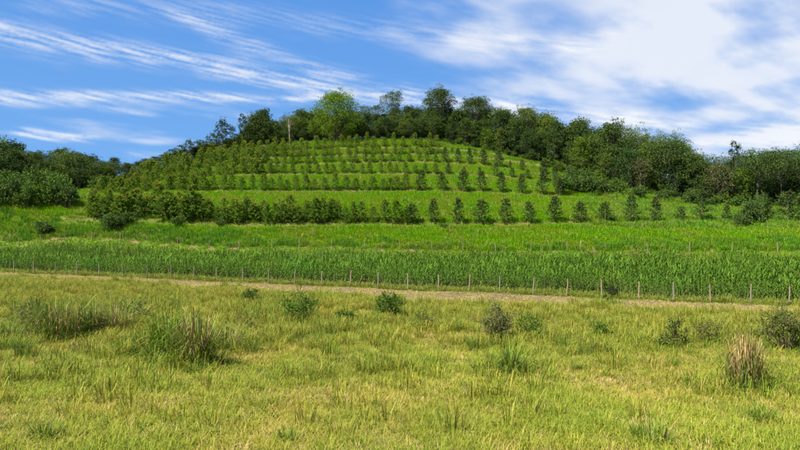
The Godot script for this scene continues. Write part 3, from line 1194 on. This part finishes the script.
	for p in [[172, 193, 0.55, 0.8, 0], [180, 196, 0.62, 0.9, 1], [196, 200, 0.62, 0.8, 2], [212, 203, 0.75, 0.9, 0], [232, 205, 0.85, 1.0, 2]]:
		place.call(rm[p[4]], p[0], p[1], p[2], p[3], tints[0], "ragged_tree", "small thin-crowned tree behind the young trees on the hill shoulder", "small trees stepping up the hill shoulder")
	place.call(rm[1], 243, 204, 1.2, 0.7, tints[2], "ragged_tree", "thin twiggy tree beside the dark dome at the wood's edge", "")
	place.call(broad[2], 262, 205, 1.0, 1.0, tints[0], "domed_tree", "dark domed tree at the edge of the hilltop wood by the pale trunk", "")
	place.call(broad[4], 253, 206, 0.86, 0.9, tints[0], "domed_tree", "smaller dark tree leaning on the domed tree by the pale trunk", "")
	place.call(rm[1], 735, 158, 1.6, 0.75, tints[2], "ragged_tree", "tall sparse tree standing above the low wood canopy", "")
	# a pale, nearly leafless tree before the hilltop wood
	var pale := tree_shapes({"h": 12.0, "bole": 0.6, "w": 3.6, "lobes": 6, "leaf": 0.3, "per": 14, "col": Color(0.10, 0.11, 0.06), "bark": Color(0.30, 0.27, 0.22), "lobe": 0.9, "sprigs": 1, "girth": 0.013})
	place.call([pale[0].mesh(bark), pale[1].mesh(tints[0])], 290, 193, 0.98, 1.0, tints[0], "bare_tree", "slim pale-trunked nearly leafless tree before the hilltop wood", "")
	# a brownish, half-bare tree in the low wood
	var brown_m := leafy(Color.WHITE, 0.3)
	var brown := tree_shapes({"h": 10.5, "bole": 0.32, "w": 7.0, "lobes": 20, "leaf": 0.32, "per": 110, "col": Color(0.072, 0.076, 0.030), "bark": Color(0.18, 0.145, 0.105), "lobe": 0.85, "sprigs": 2})
	var bm := [brown[0].mesh(bark), brown[1].mesh(brown_m)]
	place.call(bm, 719, 151, 0.95, 1.0, brown_m, "brown_tree", "brownish half-bare tree with pale trunk at the low wood's edge", "")
	place.call(bm, 640, 160, 0.85, 0.9, brown_m, "brown_tree", "brownish fine-branched tree in the wood below the falling crest", "")
	# flat-topped trees with forked pale trunks at the far end of the low wood
	for p in [[757, 148, 0.92, 1.0, 1], [783, 147, 0.9, 0.9, 0], [803, 148, 0.92, 0.9, 3]]:
		place.call(open[p[4]], p[0], p[1], p[2], p[3], tints[0], "umbrella_tree", "dark flat-topped tree with pale forked trunk fronting the low wood", "flat-topped trees fronting the low wood")
	# undergrowth along the wood's edge
	var under := []
	for k in 4:
		var sh := bush_shapes(3.4, 4.2, 0.27, 14, 120, Color(0.052, 0.092, 0.018))
		under.append([sh[0].mesh(bark), sh[1].mesh(tints[0])])
	for strip in 4:
		var b2: float = -60.0 if strip > 0 else 425.0
		while b2 < 860.0:
			b2 += rng.randf_range(4.5, 9.0) if strip == 2 else rng.randf_range(6.0, 13.0)
			var d: float = edge_d(b2) + [rng.randf_range(-2.6, 0.6), rng.randf_range(0.5, 4.0), rng.randf_range(6.0, 13.0), rng.randf_range(14.0, 22.0)][strip]
			if (strip == 2 and b2 > 120.0 and b2 < 200.0) or (strip == 3 and (b2 < 250.0 or b2 > 600.0)):
				continue
			var ti := [0, 0, 1, 2, 3][rng.randi() % 5] as int
			var k := rng.randf_range(0.5, 1.15) * (0.75 if b2 < 520.0 and strip < 2 else 1.0) * (1.3 if strip >= 2 else 1.0)
			var deep: bool = strip >= 2
			var o := thing("edge_shrub", ("%s shrub among the trunks inside the wood" if deep else "%s bushy shrub at the foot of the wood's edge") % tint_words[ti], "shrub", "undergrowth inside the wood" if deep else "undergrowth along the wood's edge")
			o.position = ground(bx(b2, d), d)
			o.rotation.y = rng.randf() * TAU
			o.scale = Vector3.ONE * k
			var v: Array = under[rng.randi() % 4]
			part("stems", v[0], o)
			part("foliage", v[1], o, tints[ti])


# ---- shrubs between field and wood
func build_hedge_shrubs() -> void:
	var bark := matte()
	var m := leafy(Color.WHITE, 0.45)
	var light_m := leafy(Color(1.15, 1.2, 0.85), 0.5)
	var shapes := []
	for k in 5:
		var sh := bush_shapes(3.0, 3.6, 0.22, 16, 140, Color(0.058, 0.105, 0.022))
		shapes.append([sh[0].mesh(bark), sh[1].mesh(m)])
	var put_bush := func(b: float, d: float, w: float, h: float, mat: Material, label: String, group: String) -> void:
		var o := thing("shrub", label, "shrub", group)
		o.position = ground(bx(b, d), d)
		o.rotation.y = rng.randf() * TAU
		o.scale = Vector3(w / 3.6, h / 3.0, w / 3.6)
		var v: Array = shapes[rng.randi() % 5]
		part("stems", v[0], o)
		part("foliage", v[1], o, mat)
	# tall rounded shrubs left of the plantation, before the dark wood
	for p in [[-30, 112, 5.5, 4.6], [-8, 109, 5.0, 4.4], [10, 112, 5.0, 4.6], [26, 110, 4.6, 4.2], [44, 113, 5.4, 6.0], [58, 112, 5.2, 5.4], [67, 111, 4.2, 4.2], [2, 118, 6.0, 5.5], [32, 121, 6.0, 5.2], [-20, 122, 6.0, 5.4], [50, 126, 6.0, 5.6], [16, 128, 6.0, 5.8], [62, 136, 6.0, 5.2], [30, 140, 6.5, 5.6], [0, 138, 6.5, 6.0], [100, 152, 5.5, 4.0]]:
		put_bush.call(p[0], p[1], p[2], p[3], light_m if rng.randf() < 0.6 else m, "tall rounded leafy shrub in the thicket beside the young plantation", "thicket beside the young plantation")
	# thicket on the right of the hill, before the wood
	for p in [[562, 140, 5.0, 4.2], [576, 143, 5.5, 4.6], [590, 142, 5.2, 4.4], [604, 146, 4.6, 3.6], [618, 148, 4.4, 4.2], [568, 150, 5.0, 4.6], [586, 154, 5.0, 4.8], [640, 146, 4.0, 3.2], [664, 145, 4.0, 3.0], [690, 144, 3.6, 3.2], [712, 143, 3.6, 2.8], [735, 142, 4.2, 3.2], [762, 141, 4.0, 3.0], [785, 143, 4.6, 3.6], [808, 142, 5.0, 4.0]]:
		put_bush.call(p[0], p[1], p[2], p[3], m if rng.randf() < 0.7 else light_m, "bushy green shrub in the strip between terraces and wood", "shrubs between terraces and wood")
	put_bush.call(752, 106, 4.2, 4.4, m, "dark bushy shrub standing in tall grass above the back fence", "")
	put_bush.call(759, 112, 3.2, 5.2, m, "upright shrub close behind the dark bush above the back fence", "")
	put_bush.call(742, 102, 3.0, 2.4, m, "low dark bush beside the larger bush above the back fence", "")
	put_bush.call(113, 101, 4.4, 2.6, m, "spreading green bush on the bank below the crowded young trees", "")
	put_bush.call(128, 103, 3.0, 2.2, light_m, "lighter rounded bush on the bank beside the spreading bush", "")
	put_bush.call(45, 101, 3.4, 2.3, m, "dark low bush on the bank below the rounded shrub thicket", "")
	put_bush.call(178, 102.5, 2.6, 1.8, light_m, "small green bush at the foot of the lowest row", "")
	put_bush.call(220, 103.5, 1.6, 1.2, m, "tiny dark bush at the foot of the lowest row", "")
	put_bush.call(445, 102, 1.9, 0.9, m, "low patch of leafy growth on the open grass bank", "")


# ---- plants in the pasture
var skirt_spots: Array[Vector2] = []


func pasture_plant(called: String, label: String, category: String, b: float, d: float, parts: Array) -> void:
	var o := thing(called, label, category)
	o.position = ground(bx(b, d), d)
	if d > 12.0:
		for i in 34:
			var a := rng.randf() * TAU
			var r := rng.randf_range(0.2, 1.5)
			skirt_spots.append(Vector2(bx(b, d) + cos(a) * r, d + sin(a) * r))
	for p in parts:
		part(p[0], p[1], o)


func tussock_shape(h: float, w: float, blades: int, width: float, spread: float, cols: Array) -> Shape:
	var s := Shape.new()
	for i in blades:
		var a := rng.randf() * TAU
		var r := sqrt(rng.randf()) * w * 0.5
		var out := Vector3(cos(a), 0, sin(a))
		var lean := (out + rand_dir() * Vector3(0.8, 0, 0.8)) * spread * (0.15 + 1.25 * pow(rng.randf(), 1.6))
		s.blade(out * r * 0.75 + Vector3(0, -0.06, 0), lean, h * (0.25 + 0.8 * pow(rng.randf(), 1.3)) * (1.0 - 0.7 * r / w), width * rng.randf_range(0.6, 1.3), rng.randf(), vary(cols[rng.randi() % cols.size()], 0.25))
	return s


func build_foreground_plants() -> void:
	var m := leafy(Color.WHITE, 0.5, 0.5)
	var dry := leafy(Color.WHITE, 0.25, 0.8)
	var bark := matte()
	var g := Color(0.085, 0.160, 0.016)
	var lg := Color(0.15, 0.20, 0.02)
	var og := Color(0.075, 0.105, 0.025)
	var br := Color(0.200, 0.158, 0.058)
	var db := Color(0.115, 0.085, 0.036)
	var st := Color(0.36, 0.27, 0.12)
	# big tussocks: green blades over a tangle of dead stems
	pasture_plant("grass_tussock", "tall shaggy grass tussock with dark dead stems at its base", "grass tussock", 196, 18.9, [["blades", tussock_shape(2.45, 1.2, 560, 0.022, 0.5, [g, lg, lg, og]).mesh(m)], ["dead_stems", tussock_shape(2.5, 1.0, 560, 0.016, 0.35, [br, br, db, st]).mesh(dry)]])
	pasture_plant("grass_tussock", "leafy green tussock leaning beside the tallest shaggy tussock", "grass tussock", 170, 20.2, [["blades", tussock_shape(2.6, 1.6, 560, 0.026, 0.5, [g, g, lg]).mesh(m)], ["dead_stems", tussock_shape(1.1, 1.2, 260, 0.016, 0.5, [br, st, db]).mesh(dry)]])
	pasture_plant("grass_tussock", "wide brown tangled tussock with dark hollows under green tips", "grass tussock", 60, 25.5, [["blades", tussock_shape(2.5, 2.8, 900, 0.02, 0.5, [g, og, lg]).mesh(m)], ["dead_stems", tussock_shape(2.1, 2.3, 640, 0.02, 0.5, [br, db, db, st]).mesh(dry)]])
	pasture_plant("grass_tussock", "smaller brown tangle beside the wide brown tussock", "grass tussock", 90, 26.5, [["blades", tussock_shape(2.2, 1.7, 460, 0.02, 0.5, [g, og]).mesh(m)], ["dead_stems", tussock_shape(1.8, 1.4, 480, 0.02, 0.5, [db, db, br]).mesh(dry)]])
	pasture_plant("grass_tussock", "brown-based rough tussock at the field side past the wide brown one", "grass tussock", 8, 24.0, [["blades", tussock_shape(1.3, 1.8, 300, 0.02, 0.5, [og, g]).mesh(m)], ["dead_stems", tussock_shape(1.0, 1.6, 360, 0.02, 0.5, [br, db]).mesh(dry)]])
	pasture_plant("grass_tussock", "round fountain of arching green grass below the olive bush", "grass tussock", 511, 17.9, [["blades", tussock_shape(1.25, 0.7, 420, 0.02, 1.0, [g, lg, og]).mesh(m)], ["dead_stems", tussock_shape(0.5, 0.4, 120, 0.02, 0.7, [st, br]).mesh(dry)]])
	pasture_plant("dead_weed", "upright brown dead weed stems with green growth at the foot", "weed", 746, 15.2, [["dead_stems", tussock_shape(2.0, 0.9, 620, 0.018, 0.2, [Color(0.27, 0.20, 0.075), br, br, st]).mesh(dry)], ["blades", tussock_shape(1.6, 1.1, 480, 0.018, 0.45, [og, g, lg, br]).mesh(m)]])
	pasture_plant("grass_tussock", "ragged green tussock behind the wide brown tussock", "grass tussock", 38, 27.5, [["blades", tussock_shape(2.5, 1.9, 480, 0.02, 0.5, [g, lg, og]).mesh(m)], ["dead_stems", tussock_shape(1.9, 1.5, 320, 0.018, 0.5, [br, db, st]).mesh(dry)]])
	pasture_plant("grass_tussock", "ragged tussock between the brown tangle and the leafy green tussock", "grass tussock", 116, 28.0, [["blades", tussock_shape(2.2, 2.2, 460, 0.02, 0.6, [g, lg, lg, st]).mesh(m)], ["dead_stems", tussock_shape(1.6, 1.6, 260, 0.018, 0.6, [br, st]).mesh(dry)]])
	pasture_plant("grass_tussock", "low spreading tussock on the open side of the leafy green one", "grass tussock", 148, 21.5, [["blades", tussock_shape(1.6, 1.8, 420, 0.02, 0.7, [g, lg, lg]).mesh(m)], ["dead_stems", tussock_shape(1.2, 1.3, 220, 0.016, 0.6, [br, st, db]).mesh(dry)]])
	pasture_plant("grass_tussock", "yellowish fountain of grass beyond the tallest shaggy tussock", "grass tussock", 228, 22.5, [["blades", tussock_shape(1.7, 1.2, 380, 0.018, 0.8, [lg, lg, g, st]).mesh(m)], ["dead_stems", tussock_shape(1.0, 0.9, 120, 0.016, 0.7, [st, br]).mesh(dry)]])
	# bushes
	var bushes := [
		["tall loose olive bush with a brown twiggy base in the pasture", 498, 24.0, 1.7, 1.4, 0.06, 20, 130, Color(0.11, 0.125, 0.04)],
		["bright green leafy bush just before the mown strip", 302, 31.8, 1.5, 2.0, 0.07, 18, 170, Color(0.085, 0.155, 0.018)],
		["dark green compact bush just before the mown strip", 389, 32.2, 1.5, 1.5, 0.07, 15, 170, Color(0.066, 0.130, 0.016)],
		["low dark bush in the grass between two rounder bushes", 343, 30.0, 0.75, 1.4, 0.08, 10, 110, Color(0.075, 0.115, 0.018)],
		["low green bush beside the tall loose olive bush", 529, 26.0, 0.95, 1.3, 0.06, 12, 150, Color(0.085, 0.14, 0.018)],
		["dark broad shrub past the dead brown weed stems", 786, 22.0, 1.8, 1.9, 0.06, 18, 170, Color(0.075, 0.10, 0.022)],
		["olive shrub half hidden in the pasture grass", 674, 22.8, 1.05, 1.2, 0.07, 14, 110, Color(0.10, 0.13, 0.026)],
		["small green clump in the open pasture grass", 600, 25.5, 0.75, 1.2, 0.06, 10, 110, Color(0.10, 0.16, 0.02)],
		["small dark bush by the edge of the mown strip", 250, 40.0, 1.15, 1.2, 0.08, 12, 100, Color(0.075, 0.115, 0.02)],
		["small dark glossy shrub under the front fence", 613, 45.5, 0.95, 0.75, 0.10, 9, 45, Color(0.028, 0.045, 0.018)],
		["tiny dark seedling on the mown strip near the glossy shrub", 605, 42.5, 0.55, 0.45, 0.09, 6, 30, Color(0.03, 0.045, 0.018)],
		["greyish green weed clump before the brown tussocks", 132, 30.0, 1.2, 2.0, 0.07, 16, 110, Color(0.12, 0.145, 0.036)],
		["greyish green weed clump beside the wide brown tussock", 30, 29.0, 1.4, 1.9, 0.07, 16, 110, Color(0.115, 0.145, 0.036)],
		["drab olive weed between the shaggy tussock and the bright bush", 245, 27.0, 0.9, 1.4, 0.06, 12, 100, Color(0.14, 0.15, 0.03)],
		["drab weed patch beside the dark compact bush", 425, 29.0, 0.7, 1.5, 0.06, 12, 90, Color(0.13, 0.15, 0.03)],
		["olive weed patch beside the half hidden shrub", 706, 24.5, 0.9, 1.4, 0.06, 12, 100, Color(0.125, 0.14, 0.03)],
	]
	for p in bushes:
		var sh := bush_shapes(p[3], p[4], p[5], p[6], p[7], p[8])
		pasture_plant("bush", p[0], "bush", p[1], p[2], [["stems", sh[0].mesh(bark)], ["foliage", sh[1].mesh(m)]])
	# scruffy weed clumps, most of them out before the mown strip
	var weeds := []
	for k in 5:
		weeds.append([tussock_shape([0.95, 0.7, 1.15, 0.8, 0.6][k], [0.8, 1.2, 0.9, 1.0, 1.3][k], 260, 0.014, 0.7, [[g, lg], [og, g, lg], [g, og, lg], [lg, lg, g], [og, br, g]][k]).mesh(m), tussock_shape([0.9, 0.6, 1.0, 0.8, 0.55][k], 0.7, 50, 0.010, 0.6, [br, br, db]).mesh(dry)])
	var weed_words := ["bright green", "olive", "straw-flecked green", "yellowish green", "brownish olive"]
	for i in 140:
		var wd := rng.randf_range(18.0, 40.0)
		var wb := rng.randf_range(-20.0, 330.0) if i < 80 else rng.randf_range(330.0, 820.0)
		if past_fence(bx(wb, wd), wd) > -7.0:
			continue
		var wk := rng.randi() % 5
		var o := thing("weed_clump", "%s scruffy weed clump in the pasture beyond the short grass" % weed_words[wk], "weed clump", "scruffy weed clumps across the pasture")
		o.position = ground(bx(wb, wd), wd)
		o.rotation.y = rng.randf() * TAU
		o.scale = Vector3.ONE * rng.randf_range(0.5, 1.15) * (1.05 if wb < 330.0 else 0.8)
		part("blades", weeds[wk][0], o)
		part("dead_stems", weeds[wk][1], o)
	var skirt := PackedFloat32Array()
	for p in skirt_spots:
		var k := rng.randf_range(0.6, 1.4)
		put(skirt, ground(p.x, p.y), rng.randf() * TAU, k, k, Color(1, 1, 1))
	tag(scatter("rough_grass", tussock_shape(0.62, 0.4, 46, 0.013, 0.7, [g, lg, lg, og]).mesh(m), skirt), "rough grass growing up around the bushes and tussocks", "grass", "", "stuff")
	# low green tufts in the near grass
	for p in [["dense dark green tuft with a bare patch at its foot", 45, 10.0, 0.55, 0.6], ["broad green tuft with long pale seed stalks", 652, 9.8, 0.65, 0.9], ["green tuft below the dead brown weed stems", 762, 11.4, 0.6, 0.7], ["low green tuft in short golden grass", 285, 10.0, 0.4, 0.5]]:
		pasture_plant("grass_tuft", p[0], "grass tuft", p[1], p[2], [["blades", tussock_shape(p[3], p[4], 300, 0.013, 0.6, [g, g, og, lg]).mesh(m)], ["seed_stalks", tussock_shape(p[3] * 1.3, p[4] * 0.7, 30, 0.005, 0.4, [st, lg]).mesh(dry)]])
